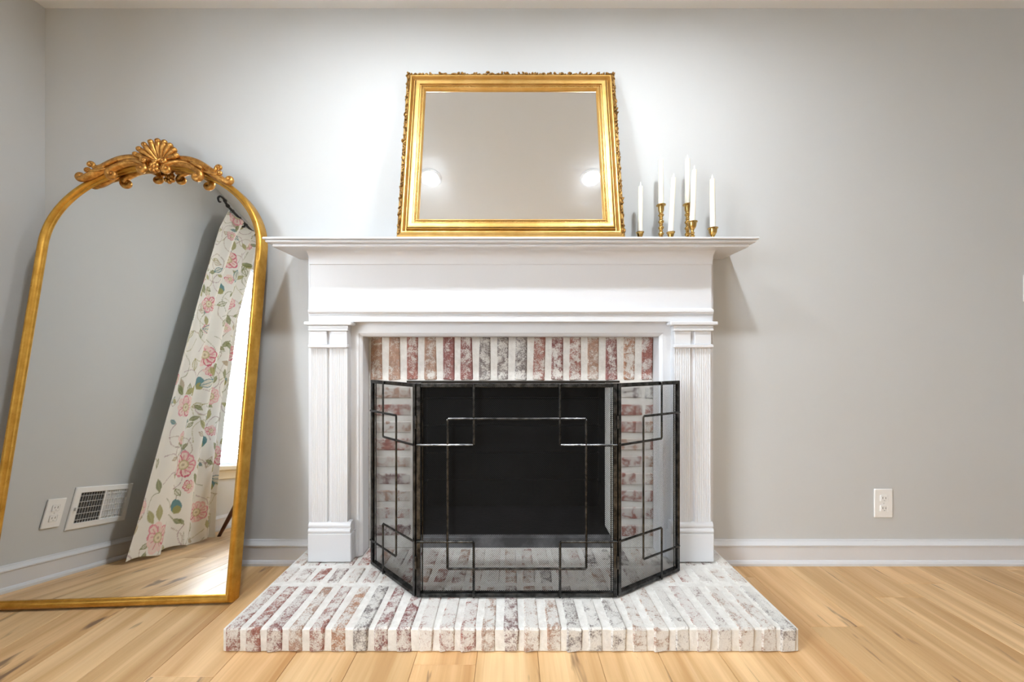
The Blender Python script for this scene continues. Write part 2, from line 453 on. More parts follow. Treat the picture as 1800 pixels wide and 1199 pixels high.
# ------------------------------------------------------------------ brick surround and firebox
BF = 1.606; OX0, OX1, OZ = -.4225, .4425, .80
sur = thing('brick_surround', (0, BF, HT), 'whitewashed red brick facing around the firebox opening, inside the white mantel', 'brick surround')
b = MB().box(HX0 + .001, OX0, BF + .0035, 1.74, HT, 1.028).box(OX1, HX1 - .001, BF + .0035, 1.74, HT, 1.028).box(OX0, OX1, BF + .0035, 1.74, OZ, 1.028)
b.build('mortar', MORTAR, sur)
MB().cbox(OX0 - .03, OX1 + .03, BF - .001, 1.70, OZ - .008, OZ + .0005, .001).build('lintel', STEEL, sur)
sv = []
for q in range(5):
    sv.append(MB().cbox(-.0265, .0265, 0, .05, -.0985, .0985, .005, .0025, rb).mesh('brick', BRICK, 30))
scol = {-9: PURPLE, -8: TAN, -7: TAN, -6: RED, -5: TAN, -4: MAROON, -3: MAROON, -2: GREY, -1: GREY, 0: GREY, 1: RED, 2: MAROON, 3: RED, 4: TAN, 5: MAROON, 6: ORANGE, 7: RED, 8: TAN}
for k in range(-9, 9):
    cx = .0435 + .0786 * k
    if cx + .027 > HX1 or cx - .027 < HX0: continue
    inst(rb.choice(sv), 'brick', (cx, BF, OZ + .1005), sur, color=(*scol[k], .42 + rb.uniform(-.09, .09)), rot=(0, rb.uniform(-.012, .012), 0))
def course_brick(x0, x1, zc, c, wsh):
    b = MB().cbox(-(x1 - x0) / 2, (x1 - x0) / 2, 0, .05, -.0255, .0255, .005, .0022, rb)
    inst(b.mesh('brick', BRICK, 30), 'brick', ((x0 + x1) / 2, BF, zc), sur, color=(*c, wsh))
for i in range(9):
    zc = .9 - (690.5 + 30.3 * i - 629) / 404.7
    l = rb.choice([TAN, RED, ORANGE, TAN, PURPLE]); r_ = rb.choice([RED, RED, TAN, RED])
    if i == 0: r_ = GREY
    course_brick(-.595, OX0 - .012, zc, l, .50 + rb.uniform(-.08, .1))
    course_brick(-.69, -.617, zc, rb.choice([TAN, ORANGE, RED]), .52)
    course_brick(OX1 + .010, .572, zc, r_, .52 + rb.uniform(-.08, .08))
    course_brick(.582, .69, zc, rb.choice([RED, TAN, RED]) if i else GREY, .52 + rb.uniform(-.08, .08))

fb = thing('firebox', (0, 1.85, 0), 'soot-black firebox with coursed back wall and a grey ash ledge, behind the wire screen', 'firebox')
FB0, FB1, FBY, FBT = OX0 - .02, OX1 + .02, 1.955, .90
MB().box(FB0 - .05, FB1 + .05, FBY + .04, FBY + .08, .0, FBT).box(FB0 - .05, FB0 - .02, 1.7405, FBY + .08, 0, FBT).box(FB1 + .02, FB1 + .05, 1.7405, FBY + .08, 0, FBT).box(FB0 - .05, FB1 + .05, 1.7405, FBY + .08, FBT - .03, FBT).build('shell', SOOTJ, fb)
MB().cbox(OX0 + .002, OX1 - .002, 1.613, 1.64, .0, .118, .004).build('ash_ledge', ASH, fb)
MB().box(OX0 + .002, OX1 - .002, 1.641, 1.7405, 0, .113).box(FB0 - .0195, FB1 + .0195, 1.7405, FBY + .04, 0, .113).build('firebox_floor', SOOT, fb)
z = .114
while z < FBT - .04:
    zt = min(z + .141, FBT - .032)
    inst(MB().cbox(-(FB1 - FB0) / 2, (FB1 - FB0) / 2, 0, .038, 0, zt - z - .0035, .003).mesh('back_course', SOOT), 'back_course', ((FB0 + FB1) / 2, FBY, z), fb)
    for sx, xx in ((-1, FB0 - .019), (1, FB1 + .0)):
        inst(MB().cbox(0, .019, 0, FBY - 1.745, 0, zt - z - .0035, .003).mesh('side_course', SOOT), 'side_course', (xx, 1.744, z), fb)
    z += .1445

# ------------------------------------------------------------------ mantel
man = thing('fireplace_mantel', (0, 1.55, HT), 'white painted wooden mantel with reeded pilasters and a moulded shelf', 'mantel')
YB = WY - .001
# shelf: three stepped layers, the middle one rounded
sh = MB()
sh.cbox(-.950, .950, 1.410, YB, 1.3535, 1.362, .0025)
def layer(hx, yf, z0, z1, n=5):
    prof = []
    for i in range(n + 1):
        a = -math.pi / 2 + math.pi * i / n
        prof.append((math.cos(a) * (z1 - z0) / 2, (z0 + z1) / 2 + math.sin(a) * (z1 - z0) / 2))
    path = [(hx, YB), (hx, yf), (-hx, yf), (-hx, YB)]
    pr = [(-p, q) for p, q in prof]
    sh.sweep([(-hx, YB), (-hx, yf), (hx, yf), (hx, YB)], [(.03, z0)] + [(-p, q) for p, q in prof] + [(.03, z1)], closed=False, to3=lambda p: p)
    sh.box(-hx + .02, hx - .02, yf + .02, YB, z0, z1)
layer(.936, 1.422, 1.3420, 1.3535)
sh.cbox(-.925, .925, 1.432, YB, 1.3300, 1.3415, .003)
sh.box(-.93, .93, 1.43, YB, 1.3413, 1.3422)
sh.build('shelf', TRIM, man, 35)
# carcass: the plain box behind everything
HM = HT + .003
ca_ = MB().box(-.832, -.702, 1.521, YB, HM, 1.330).box(.702, .832, 1.521, YB, HM, 1.330).box(-.702, -.661, 1.521, 1.602, HM, 1.045).box(.661, .702, 1.521, 1.602, HM, 1.045).box(-.702, -.66, 1.521, YB, 1.045, 1.330).box(.66, .702, 1.521, YB, 1.045, 1.330).box(-.66, .66, 1.521, YB, 1.045, 1.330)
ca_.build('carcass', TRIM, man)
# cove under the shelf with returns
cz0, cz1, cp = 1.286, 1.330, .034
prof = [(0, cz0 - .006), (-.004, cz0 - .004), (-.004, cz0)] + [(-.004 - (cp - .004) * (1 - math.cos(a)), cz0 + (cz1 - cz0) * math.sin(a)) for a in [math.pi / 2 * i / 8 for i in range(1, 9)]] + [(.01, cz1)]
MB().prism([(1.512 + o, z) for o, z in prof[:-1]] + [(1.5119, cz1), (1.5119, cz0 - .006)], -.822, .822, 'x').build('cove', TRIM, man, 40)
MB().cbox(-.822, .822, 1.512, 1.5205, 1.045, 1.330, .002).build('frieze', TRIM, man)
# bead and flat band above the opening
bd = [(y_ + .014, z_) for y_, z_ in ((1.4975, 1.074), (1.486, 1.074), (1.486, 1.078), (1.479, 1.080), (1.4755, 1.086), (1.477, 1.093), (1.484, 1.097), (1.4975, 1.104))]
MB().prism(bd, -.818, .818, 'x').build('bead_moulding', TRIM, man, 40)
MB().cbox(-.818, .818, 1.500, 1.5118, 1.0455, 1.0735, .0015).build('band', TRIM, man)
# inner casing, mitred round the brick
IX, IZ = .6165, .989
prof = [(0, 1.602), (0, 1.541), (-.004, 1.536), (-.012, 1.532), (-.013, 1.529), (-.0445, 1.529), (-.0445, 1.602)]
# path runs so that the inside of the opening is the inward side
MB().sweep([(IX, HM), (IX, IZ), (-IX, IZ), (-IX, HM)], prof, closed=False, to3=lambda p: (p[0], p[2], p[1])).build('inner_casing', TRIM, man, 30)
MB().box(-.66, .66, 1.531, 1.602, IZ + .04, 1.0455).build('header_board', TRIM, man)
for sx in (-1, 1):
    def X(a, b): return (a, b) if sx > 0 else (-b, -a)
    a, b = X(.6425, .818)
    pl = MB().cbox(a, b, 1.487, 1.5205, HM, .192, .003)
    if True:
        a2, b2 = X(.6425, .66); pl.box(a2, b2, 1.5206, 1.5285, HM, .192)
    pl.build('plinth', TRIM, man)
    a, b = X(.646, .816)
    capp = [(1.5205, .1925), (1.4895, .1925), (1.4865, .197), (1.4855, .203), (1.488, .209), (1.493, .2125), (1.493, .216), (1.4895, .2185), (1.489, .224), (1.493, .231), (1.4975, .236), (1.5205, .236)]
    MB().prism(capp, a, b, 'x').build('plinth_moulding', TRIM, man, 40)
    # backing between pilaster strips
    a, b = X(.661, .809)
    MB().box(a, b, 1.5025, 1.5205, .236, 1.043).build('pilaster_ground', TRIM, man)
    for (u0, u1) in ((.661, .727), (.743, .809)):
        a, b = X(u0, u1); nfl = 8; pts = [(a, 1.5025)]
        wdt = (b - a - .008) / nfl
        pts.append((a, 1.4955)); pts.append((a + .004, 1.4945))
        for q in range(nfl):
            for w_ in range(1, 5):
                ph = w_ / 4
                pts.append((a + .004 + wdt * (q + ph), 1.4945 + .0015 * math.sin(math.pi * ph) ** .7 if ph < 1 else 1.4945))
        pts += [(b, 1.4955), (b, 1.5025)]
        MB().prism(pts, .236, .940, 'z').build('reeded_strip', TRIM, man)
        MB().cbox(a, b, 1.4925, 1.5025, .954, 1.008, .0015).build('capital_block', TRIM, man)
    a, b = X(.655, .815)
    MB().cbox(a, b, 1.482, 1.5025, .940, .9535, .003).build('astragal', TRIM, man)
    MB().cbox(a, b, 1.4845, 1.5025, 1.008, 1.0185, .002).cbox(a, b, 1.488, 1.5025, 1.0185, 1.030, .001).build('capital_moulding', TRIM, man)
    a, b = X(.638, .829)
    MB().cbox(a, b, 1.477, 1.5205, 1.0305, 1.0450, .003).build('capital_cap', TRIM, man)

# ------------------------------------------------------------------ fire screen
fs = thing('fire_screen', (0, 1.35, HT), 'three-panel black iron fire screen with wire mesh on the brick hearth', 'fire screen')
SZ0, SZ1 = HT + .0035, .812
PL = dict(centre=((-.324, 1.274), (.365, 1.274)), left=((-.556, 1.480), (-.3265, 1.2755)), right=((.3675, 1.2755), (.650, 1.433)))
zA, zB, zC, zD = .691, .601, .271, .179
bars = dict(
    centre=[('v', .286, zB, SZ1), ('h', zB, 0, .286), ('v', .714, zB, SZ1), ('h', zB, .714, 1), ('v', .286, SZ0, zC), ('h', zC, 0, .286), ('v', .714, SZ0, zC), ('h', zC, .714, 1),
            ('h', zA, .156, .844), ('v', .156, zD, zA), ('v', .844, zD, zA), ('h', zD, .156, .844)],
    left=[('v', .34, zB, SZ1), ('h', zB, .34, 1), ('h', zA, .02, .64), ('v', .64, zD, zA), ('h', zD, .02, .64), ('v', .34, SZ0, zC), ('h', zC, .34, 1)],
    right=[('v', .66, zB, SZ1), ('h', zB, 0, .66), ('h', zA, .36, .98), ('v', .36, zD, zA), ('h', zD, .36, .98), ('v', .66, SZ0, zC), ('h', zC, 0, .66)])
def clip_line(px, pz, dx, dz, W, H):
    t0, t1 = -1e9, 1e9
    for p, d, hi in ((px, dx, W), (pz, dz, H)):
        a, b = sorted(((0 - p) / d, (hi - p) / d)); t0 = max(t0, a); t1 = min(t1, b)
    return (t0, t1) if t1 - t0 > .004 else None
for nm, (A, B) in PL.items():
    A, B = Vector((*A, 0)), Vector((*B, 0)); dv = B - A; W = dv.length; dv.normalize(); nr = Vector((dv.y, -dv.x, 0))   # nr points to the room
    def P(u, w, z): q = A + dv * u + nr * w; return (q.x, q.y, z)
    def bar(mb, u0, u1, w0, w1, z0, z1, c=.0012):
        k = MB().cbox(u0, u1, w0, w1, z0, z1, c); mb.add([P(*q) for q in k.v], k.f); return mb
    fr = MB(); h = .0065
    bar(fr, 0, 2 * h, -h, h, SZ0, SZ1); bar(fr, W - 2 * h, W, -h, h, SZ0, SZ1); bar(fr, 2 * h, W - 2 * h, -h, h, SZ0, SZ0 + 2 * h); bar(fr, 2 * h, W - 2 * h, -h, h, SZ1 - 2 * h, SZ1)
    pn = fr.build('screen_panel', IRON, fs)
    for q in bars[nm]:
        mb = MB()
        if q[0] == 'v': bar(mb, q[1] * W - .0042, q[1] * W + .0042, h + .0003, h + .0075, q[2], q[3], .0030)
        else: bar(mb, q[2] * W, q[3] * W, h + .0006, h + .0078, q[1] - .0042, q[1] + .0042, .0030)
        mb.build('lattice_bar', IRON, pn)
    # woven wire: two families of diagonal wires, plus the inner binding wire
    wm = MB(); iw, ih = W - .022, SZ1 - SZ0 - .022; pitch = .0068; rad = .00048
    kk = -ih
    while kk < iw:
        for sgn in (1, -1):
            pz = 0 if sgn > 0 else ih
            cl = clip_line(kk + 1e-5, pz, .7071, .7071 * sgn, iw, ih)
            if cl:
                e = [(kk + t_ * .7071, pz + t_ * .7071 * sgn) for t_ in cl]
                (ua, za), (ub, zb) = e; w0 = -h - .0012 + (.0006 * sgn)
                vs = []
                for (uu, zz) in e:
                    for g in range(3):
                        an = 2 * math.pi * g / 3 + .3
                        off = rad * math.cos(an)
                        vs.append(P(uu + .011 - off * .7071 * sgn, w0 + rad * math.sin(an), zz + SZ0 + .011 + off * .7071))
                wm.add(vs, [(0, 1, 4, 3), (1, 2, 5, 4), (2, 0, 3, 5)])
        kk += pitch
    tag(wm.build('wire_mesh', WIRE, pn), kind='stuff')
    bw = MB(); e = .0012
    for (ua, ub, za, zb) in ((.013, W - .013, SZ0 + .013, SZ0 + .013), (.013, W - .013, SZ1 - .013, SZ1 - .013), (.0175, .0175, SZ0 + .013, SZ1 - .013), (W - .0175, W - .0175, SZ0 + .013, SZ1 - .013)):
        bw.tube([P(ua, -h - .001, za), P(ub, -h - .001, zb)], .0022, 6)
    bw.build('binding_wire', IRON, pn)
for hx, hy in ((-.326, 1.2685), (.3665, 1.2685)):
    for hz in (.2, .68):
        MB().tube([(hx, hy - .004, hz - .022), (hx, hy - .004, hz - .007)], .0042, 8).tube([(hx, hy - .004, hz - .006), (hx, hy - .004, hz + .006)], .0044, 8).tube([(hx, hy - .004, hz + .007), (hx, hy - .004, hz + .022)], .0042, 8).build('hinge', IRON, fs, 40)

# ------------------------------------------------------------------ gilt mirror leaning on the mantel shelf
MW, MH, ML = .893, .772, R(11.2)
gm = thing('gilt_mirror', (0, 1.428, 1.3684), 'rectangular gilt-framed mirror leaning on the mantel shelf', 'mirror', rot=(-ML, 0, 0))
# local frame: x across, z up, -y towards the room; front of the frame at y = 0, its back at y = +.03
rect = [(-MW / 2, 0), (MW / 2, 0), (MW / 2, MH), (-MW / 2, MH)]
def to_g(p): return (p[0], -p[2], p[1])
prof = [(0, -.030), (0, -.016), (.004, -.012), (.013, -.010), (.0165, -.005), (.020, -.0025), (.0245, -.003), (.028, -.010), (.032, -.0165), (.0355, -.0170), (.037, -.007), (.039, -.006), (.0402, -.0075), (.0405, -.019), (.0425, -.019), (.0428, -.005), (.047, -.0035), (.060, -.0055), (.0605, -.0105), (.063, -.0110), (.0635, -.0085), (.066, -.0085), (.0662, -.013), (.0745, -.013), (.0748, -.009), (.0775, -.0085), (.081, -.0125), (.0835, -.018), (.084, -.022)]
gf = MB().sweep(rect, prof, True, to_g).build('frame', GILT, gm, 28, off=False)
MB().box(-MW / 2 + .08, MW / 2 - .08, .0195, .022, .08, MH - .08).build('mirror_glass', MIRROR_OLD, gm, off=False)
MB().box(-MW / 2 + .03, MW / 2 - .03, .0225, .029, .03, MH - .03).build('backing_board', DARKWOOD, gm, off=False)
be = MB(); o_ = .0703
for (ax, az, bx, bz) in ((-MW / 2 + o_, o_, MW / 2 - o_, o_), (MW / 2 - o_, o_, MW / 2 - o_, MH - o_), (MW / 2 - o_, MH - o_, -MW / 2 + o_, MH - o_), (-MW / 2 + o_, MH - o_, -MW / 2 + o_, o_)):
    n = int(math.hypot(bx - ax, bz - az) / .0068)
    for i in range(n):
        be.blob((ax + (bx - ax) * i / n, .0118, az + (bz - az) * i / n), (.0029,) * 3, None, 6, 4)
tag(be.build('bead_trim', GILT, gf, 180, off=False), kind='stuff')
lf = MB(); rl = random.Random(5)
def leaf_side(ax, az, bx, bz, ox, oz):
    Ls = math.hypot(bx - ax, bz - az); n = int(Ls / .0034); dx, dz = (bx - ax) / Ls, (bz - az) / Ls
    for i in range(n):
        t_ = i * Ls / n; wv = .5 + .5 * math.sin(t_ * 2 * math.pi / .068); wv2 = math.sin(t_ * 2 * math.pi / .019)
        out = -.0095 + rl.uniform(-.008, .0035) + .005 * wv + .0015 * wv2
        ang = math.atan2(dz, dx) + rl.choice((-.7, .7, .2, -.2)) + rl.uniform(-.3, .3)
        Mr = Euler((0, -ang, 0)).to_matrix()
        lf.blob((ax + dx * t_ + ox * out, .011 + rl.uniform(-.005, .009), az + dz * t_ + oz * out), (rl.uniform(.005, .010), rl.uniform(.004, .007), rl.uniform(.0025, .0045)), Mr, 6, 4)
leaf_side(-MW / 2, .012, -MW / 2, MH, -1, 0); leaf_side(MW / 2, .012, MW / 2, MH, 1, 0); leaf_side(-MW / 2, MH, MW / 2, MH, 0, 1)
tag(lf.build('leaf_border', GILT_LEAF, gf, 60, off=False), kind='stuff')

# ------------------------------------------------------------------ arched floor mirror
AL, AY, AW = R(7.5), R(3.0), .435
RC = Vector((-1.019, 1.357, 0)); cn = RC + Vector((-AW * math.cos(AY), -AW * math.sin(AY), .0045))
am = thing('arched_floor_mirror', cn, 'tall arched gold floor mirror with a shell crest leaning in the corner', 'mirror', rot=(-AL, 0, AY))
VS, VB = 1.363, .366
path = [(-AW, 0), (AW, 0), (AW, VS * .5), (AW, VS)] + [(AW * math.cos(a), VS + VB * math.sin(a)) for a in [math.pi * i / 48 for i in range(1, 48)]] + [(-AW, VS), (-AW, VS * .5)]
prof = [(0, -.032), (0, .004), (.002, .010), (.007, .0145), (.0125, .0155), (.018, .0135), (.0215, .009), (.023, .005), (.0255, .0045), (.028, .003), (.0285, -.002)]
af = MB().sweep(path, prof, True, to_g).build('frame', GOLD, am, 40, off=False)
def inset(path, d):
    m_ = len(path); out = []
    for i in range(m_):
        a = (Vector(path[i]) - Vector(path[i - 1])).normalized(); b = (Vector(path[(i + 1) % m_]) - Vector(path[i])).normalized()
        n_ = Vector((-a.y, a.x)) + Vector((-b.y, b.x)); n_ = n_ / n_.length_squared * 2
        out.append((path[i][0] + n_.x * d, path[i][1] + n_.y * d))
    return out
MB().prism(inset(path, .027), 0, .004, 'y').build('mirror_glass', MIRROR, am, off=False)
MB().prism(inset(path, .012), .006, .030, 'y').build('backing_board', DARKWOOD, am, off=False)
# crest: coordinates measured from the middle of the arch top
VT = VS + VB
def cr(px, py): return ((px - 738) / 2213.0, VT - .006 + (275 - py) / 2213.0)
crest = bpy.data.objects.new('crest', None); COL.objects.link(crest); crest.parent = am
def spiral(c, r0, a0, turns, dirn, n=22):
    return [(c[0] + r0 * (1 - .78 * i / n) * math.cos(a0 + dirn * 2 * math.pi * turns * i / n), c[1] + r0 * (1 - .78 * i / n) * math.sin(a0 + dirn * 2 * math.pi * turns * i / n)) for i in range(n + 1)]
def scroll(pts2, r0, r1, vol=None, w0=.030, w1=.036, rmid=None, name='scroll', mir=False):
    """an arm through pts2, ending in a spiral: vol = (centre, radius, start angle, turns, direction)"""
    P2 = [cr(*p) for p in pts2]
    if mir: pass
    L = smooth_pts([(a, 0, b) for a, b in P2], 7)
    sp = []
    if vol:
        c = cr(*vol[0]); sp = [Vector((a, 0, b)) for a, b in spiral(c, vol[1], vol[2], vol[3], vol[4])]
    full = L + sp; n = len(full); pts = []; rad = []
    for i, p in enumerate(full):
        t_ = i / (n - 1); r = r0 + (r1 - r0) * t_
        if rmid: r += rmid * math.sin(math.pi * min(1, t_ * 1.15)) if t_ < .87 else 0
        sx = -1 if mir else 1
        pts.append((p.x * sx, -(w0 + (w1 - w0) * t_), p.z)); rad.append(r)
    mb = MB().tube(pts, rad, 8)
    if vol: mb.blob(((c[0] if not mir else -c[0]), -(w1 + .003), c[1]), (.0062, .0062, .0062))
    return mb.build(name, GOLD_ORN, crest, 60, off=False)
for mir in (False, True):
    scroll([(690, 285), (620, 258), (520, 248), (420, 268), (330, 318), (240, 385), (165, 440), (120, 462)], .010, .006, ((95, 442), .015, R(-50), 1.15, -1), .020, .028, .008, mir=mir)
    scroll([(660, 305), (560, 300), (470, 312), (390, 350), (350, 385), (335, 415)], .009, .0058, ((372, 425), .0165, R(175), 1.15, 1), .026, .034, .006, mir=mir)
    scroll([(455, 300), (520, 290), (590, 302), (640, 330), (658, 362)], .005, .006, ((628, 368), .0155, R(5), 1.2, -1), .034, .040, .005, mir=mir)
    scroll([(330, 330), (270, 345), (230, 358), (205, 362)], .004, .0048, ((180, 342), .0135, R(-35), 1.1, 1), .030, .036, .002, mir=mir)
    scroll([(330, 370), (260, 395), (210, 405)], .004, .004, ((165, 400), .010, R(-20), 1.1, 1), .034, .038, .002, mir=mir)
    scroll([(420, 300), (370, 325), (330, 348), (310, 372)], .003, .0045, None, .042, .042, .004, name='acanthus_leaf', mir=mir)
    scroll([(700, 300), (672, 282), (650, 288)], .006, .0055, ((655, 300), .010, R(130), 1.0, 1), .044, .046, .001, mir=mir)
# the scallop shell
for i in range(9):
    a = R(-72 + 18 * i); ln = .088 - .004 * abs(i - 4) / 4; bx, bz = cr(752, 300)
    pts = []; rad = []
    for j in range(9):
        t_ = j / 8; rr_ = .012 + (ln - .012) * t_
        pts.append((bx + math.sin(a) * rr_, -(.022 + .020 * math.sin(math.pi * .55 * t_)), bz + math.cos(a) * rr_)); rad.append(.0035 + .0095 * t_ if j < 8 else .0095)
    MB().tube(pts, rad, 8, .8).blob((pts[-1][0], pts[-1][1] - .002, pts[-1][2]), (.0115, .010, .0115), None, 8, 6).build('shell_lobe', GOLD_ORN, crest, 70, off=False)
fan = [cr(752, 320)] + [(cr(752, 300)[0] + .085 * math.sin(R(-82 + 16.4 * i)), cr(752, 300)[1] + .078 * math.cos(R(-82 + 16.4 * i))) for i in range(11)]
MB().prism(list(reversed(fan)), -.026, -.006, 'y').build('shell_back', GOLD_ORN, crest, 40, off=False)
cd = MB()
for (px, py, rx, rz) in ((738, 300, .013, .010), (715, 335, .009, .012), (762, 335, .009, .012), (738, 345, .008, .014), (712, 375, .010, .010), (764, 375, .010, .010), (738, 388, .009, .011), (738, 320, .010, .010)):
    u, v = cr(px, py); cd.blob((u, -.036, v), (rx, .011, rz), None, 8, 6)
cd.build('pendant_leaf', GOLD_ORN, crest, 70, off=False)

# ------------------------------------------------------------------ candles and brass candlesticks on the shelf
ST = 1.362
def stick_profile(h, kind):
    if kind == 'tall':
        p = [(.032, 0), (.033, .004), (.030, .008), (.018, .012), (.010, .018)]
        z = .022
        while z < h - .062:
            p += [(.0065, z), (.0105, z + .005), (.0115, z + .010), (.0080, z + .015), (.0060, z + .018), (.0085, z + .021)]; z += .025
        p += [(.006, h - .055), (.009, h - .050), (.0120, h - .045), (.008, h - .040), (.0085, h - .034), (.0115, h - .026), (.0125, h - .008), (.0190, h - .005), (.0190, h - .002), (.0125, h), (.0112, h - .002)]
    elif kind == 'cup':
        p = [(.028, 0), (.029, .004), (.022, .008), (.009, .012), (.006, .018), (.0075, .024)]
        if h > .08: p += [(.010, .030), (.006, .036), (.009, .042), (.0055, .047)]
        p += [(.006, h - .036), (.010, h - .030), (.0150, h - .020), (.0165, h - .006), (.0200, h - .004), (.0200, h - .0015), (.0125, h), (.0112, h - .002)]
    else:
        p = [(.026, 0), (.027, .004), (.018, .008), (.010, .013), (.0085, h - .022), (.0125, h - .012), (.0140, h - .005), (.0165, h - .003), (.0165, h - .001), (.0125, h), (.0112, h - .002)]
    return p
def px2(px, s): return (px - 898) / s
cands = [  # px at foot, px at top, depth y, cup-top pixel row, candle-top row, kind, candle label, stick label
    (1125, 1126, 1.535, 408, 327, 'short', 'ivory taper candle standing next to the gilt mirror frame', 'low brass candlestick next to the gilt mirror frame'),
    (1162, 1161.5, 1.545, 359.5, 280, 'tall', 'ivory taper candle on the tall brass candlestick nearer the gilt mirror', 'tall turned brass candlestick nearer the gilt mirror'),
    (1179, 1184, 1.490, 408, 312, 'short', 'leaning ivory taper candle in a low holder between the two tall candlesticks', 'low brass cup candlestick between the two tall candlesticks'),
    (1208.5, 1208.5, 1.550, 358.5, 279, 'tall', 'ivory taper candle on the tall brass candlestick further from the gilt mirror', 'tall turned brass candlestick further from the gilt mirror'),
    (1217, 1220.5, 1.495, 389.5, 298, 'cup', 'slightly tilted ivory taper candle in the medium candlestick overlapping a tall one', 'medium brass candlestick with a round cup, overlapping a tall one'),
    (1253, 1252, 1.505, 400.5, 314, 'cup', 'ivory taper candle standing last towards the shelf end', 'small brass goblet-shaped candlestick last towards the shelf end')]
for (pf, pt, D, yc, yt, kind, cl, slb) in cands:
    s = 650 / D; xf, xt = px2(pf, s), px2(pt, s); zc = .9 + (629 - yc) / s; zt = .9 + (629 - yt) / s; h = zc - ST
    st_ = MB().lathe(stick_profile(h, kind), 24, (0, 0, 0)).build('candlestick', BRASS, None, 50)
    st_.location = (xf, D, ST + .0002); tag(st_, slb, 'candlestick', 'brass candlesticks on the mantel')
    ln = zt - zc; tilt = math.atan2(xt - xf, ln)
    cr_ = .0104
    cd_ = thing('taper_candle', (xf, D, zc - .0015), cl, 'candle', 'ivory candles on the mantel', rot=(0, tilt, 0))
    MB().lathe([(cr_ * 1.0, 0), (cr_ * 1.04, .004), (cr_ * .98, ln * .6), (cr_ * .94, ln - .004), (cr_ * .90, ln - .001), (cr_ * .70, ln), (.0025, ln - .001)], 20).build('wax', WAX, cd_, 50, off=False)
    MB().lathe([(.0012, ln - .002), (.0014, ln + .002), (.0030, ln + .006), (.0030, ln + .009), (.0019, ln + .014), (.0008, ln + .018), (.0003, ln + .020)], 10).build('flame', FLAME, cd_, 60, off=False)

# ------------------------------------------------------------------ outlets, switch, vent
def plate_parts(root, w, h, kind):
    MB().cbox(-w / 2, w / 2, -.006, 0, -h / 2, h / 2, .0025).build('cover_plate', PLATE, root, off=False)
    if kind == 'outlet':
        for zz in (.022, -.022):
            rc = MB().cbox(-.0165, .0165, -.0085, -.0055, zz - .0145, zz + .0145, .003).build('receptacle', PLATE, root, off=False)
            MB().box(-.0075, -.0055, -.0088, -.0084, zz - .002, zz + .007).box(.0055, .0075, -.0088, -.0084, zz - .002, zz + .006).lathe([(.0024, -.0004), (.0024, .0004)], 10, (0, -.0086, zz - .008)).build('slot', SLOT, rc, off=False)
        MB().blob((0, -.0062, 0), (.003, .001, .003), None, 8, 4).build('screw', GREYMETAL, root, off=False)
    else:
        MB().cbox(-.0165, .0165, -.0085, -.0055, -.033, .033, .003).build('rocker', PLATE, root, off=False)
        for zz in (.048, -.048): MB().blob((0, -.0062, zz), (.003, .001, .003), None, 8, 4).build('screw', GREYMETAL, root, off=False)
s = 402.
o1 = thing('wall_outlet', ((1551 - 898) / s, WY - .0002, .9 - (884 - 629) / s), 'white duplex wall outlet low on the wall beside the fireplace', 'outlet'); plate_parts(o1, .080, .125, 'outlet')
o2 = thing('wall_outlet', (XL + .0002, .995, .286), 'white wall outlet reflected in the arched mirror, next to the vent', 'outlet', rot=(0, 0, R(90))); plate_parts(o2, .080, .125, 'outlet')
sw = thing('light_switch', (2.237 + .036, WY - .0002, .9 - (507 - 629) / s), 'white light switch plate on the wall above the outlet', 'switch'); plate_parts(sw, .072, .118, 'switch')
vt = thing('air_vent', (XL + .0002, .770, .295), 'white air register, half open louvres, reflected in the arched mirror', 'vent', rot=(0, 0, R(90)))
# local x runs along -Y... local -y into the room
VW, VH = .31, .192
MB().sweep([(-VW / 2, -VH / 2), (VW / 2, -VH / 2), (VW / 2, VH / 2), (-VW / 2, VH / 2)], [(0, 0), (0, .004), (.004, .007), (.026, .009), (.028, .004), (.028, 0)], True, to_g).build('vent_frame', PLATE, vt, 30, off=False)
MB().box(-VW / 2 + .026, -.002, -.0018, -.0002, -VH / 2 + .026, VH / 2 - .026).build('damper', GREYMETAL, vt, off=False)
MB().box(.002, VW / 2 - .026, -.0018, -.0002, -VH / 2 + .026, VH / 2 - .026).build('duct_opening', SLOT, vt, off=False)
MB().cbox(-.004, .004, -.0085, -.0003, -VH / 2 + .026, VH / 2 - .026, .001).build('centre_bar', PLATE, vt, off=False)
for side in (-1, 1):
    for i in range(5):
        zz = -VH / 2 + .042 + i * .027
        MB().box(*sorted((side * .004, side * (VW / 2 - .027))), -.0065, -.0045, zz - .0013, zz + .0013).build('louvre', PLATE if side < 0 else GREYMETAL, vt, off=False)
    for i in range(9):
        xx = side * (.016 + i * .0132)
        MB().box(xx - .0006, xx + .0006, -.0044, -.0020, -VH / 2 + .028, VH / 2 - .028).build('fin', PLATE if side < 0 else GREYMETAL, vt, off=False)
MB().cbox(VW / 2 - .018, VW / 2 - .012, -.018, -.008, -.012, .004, .001).build('lever', PLATE, vt, off=False)

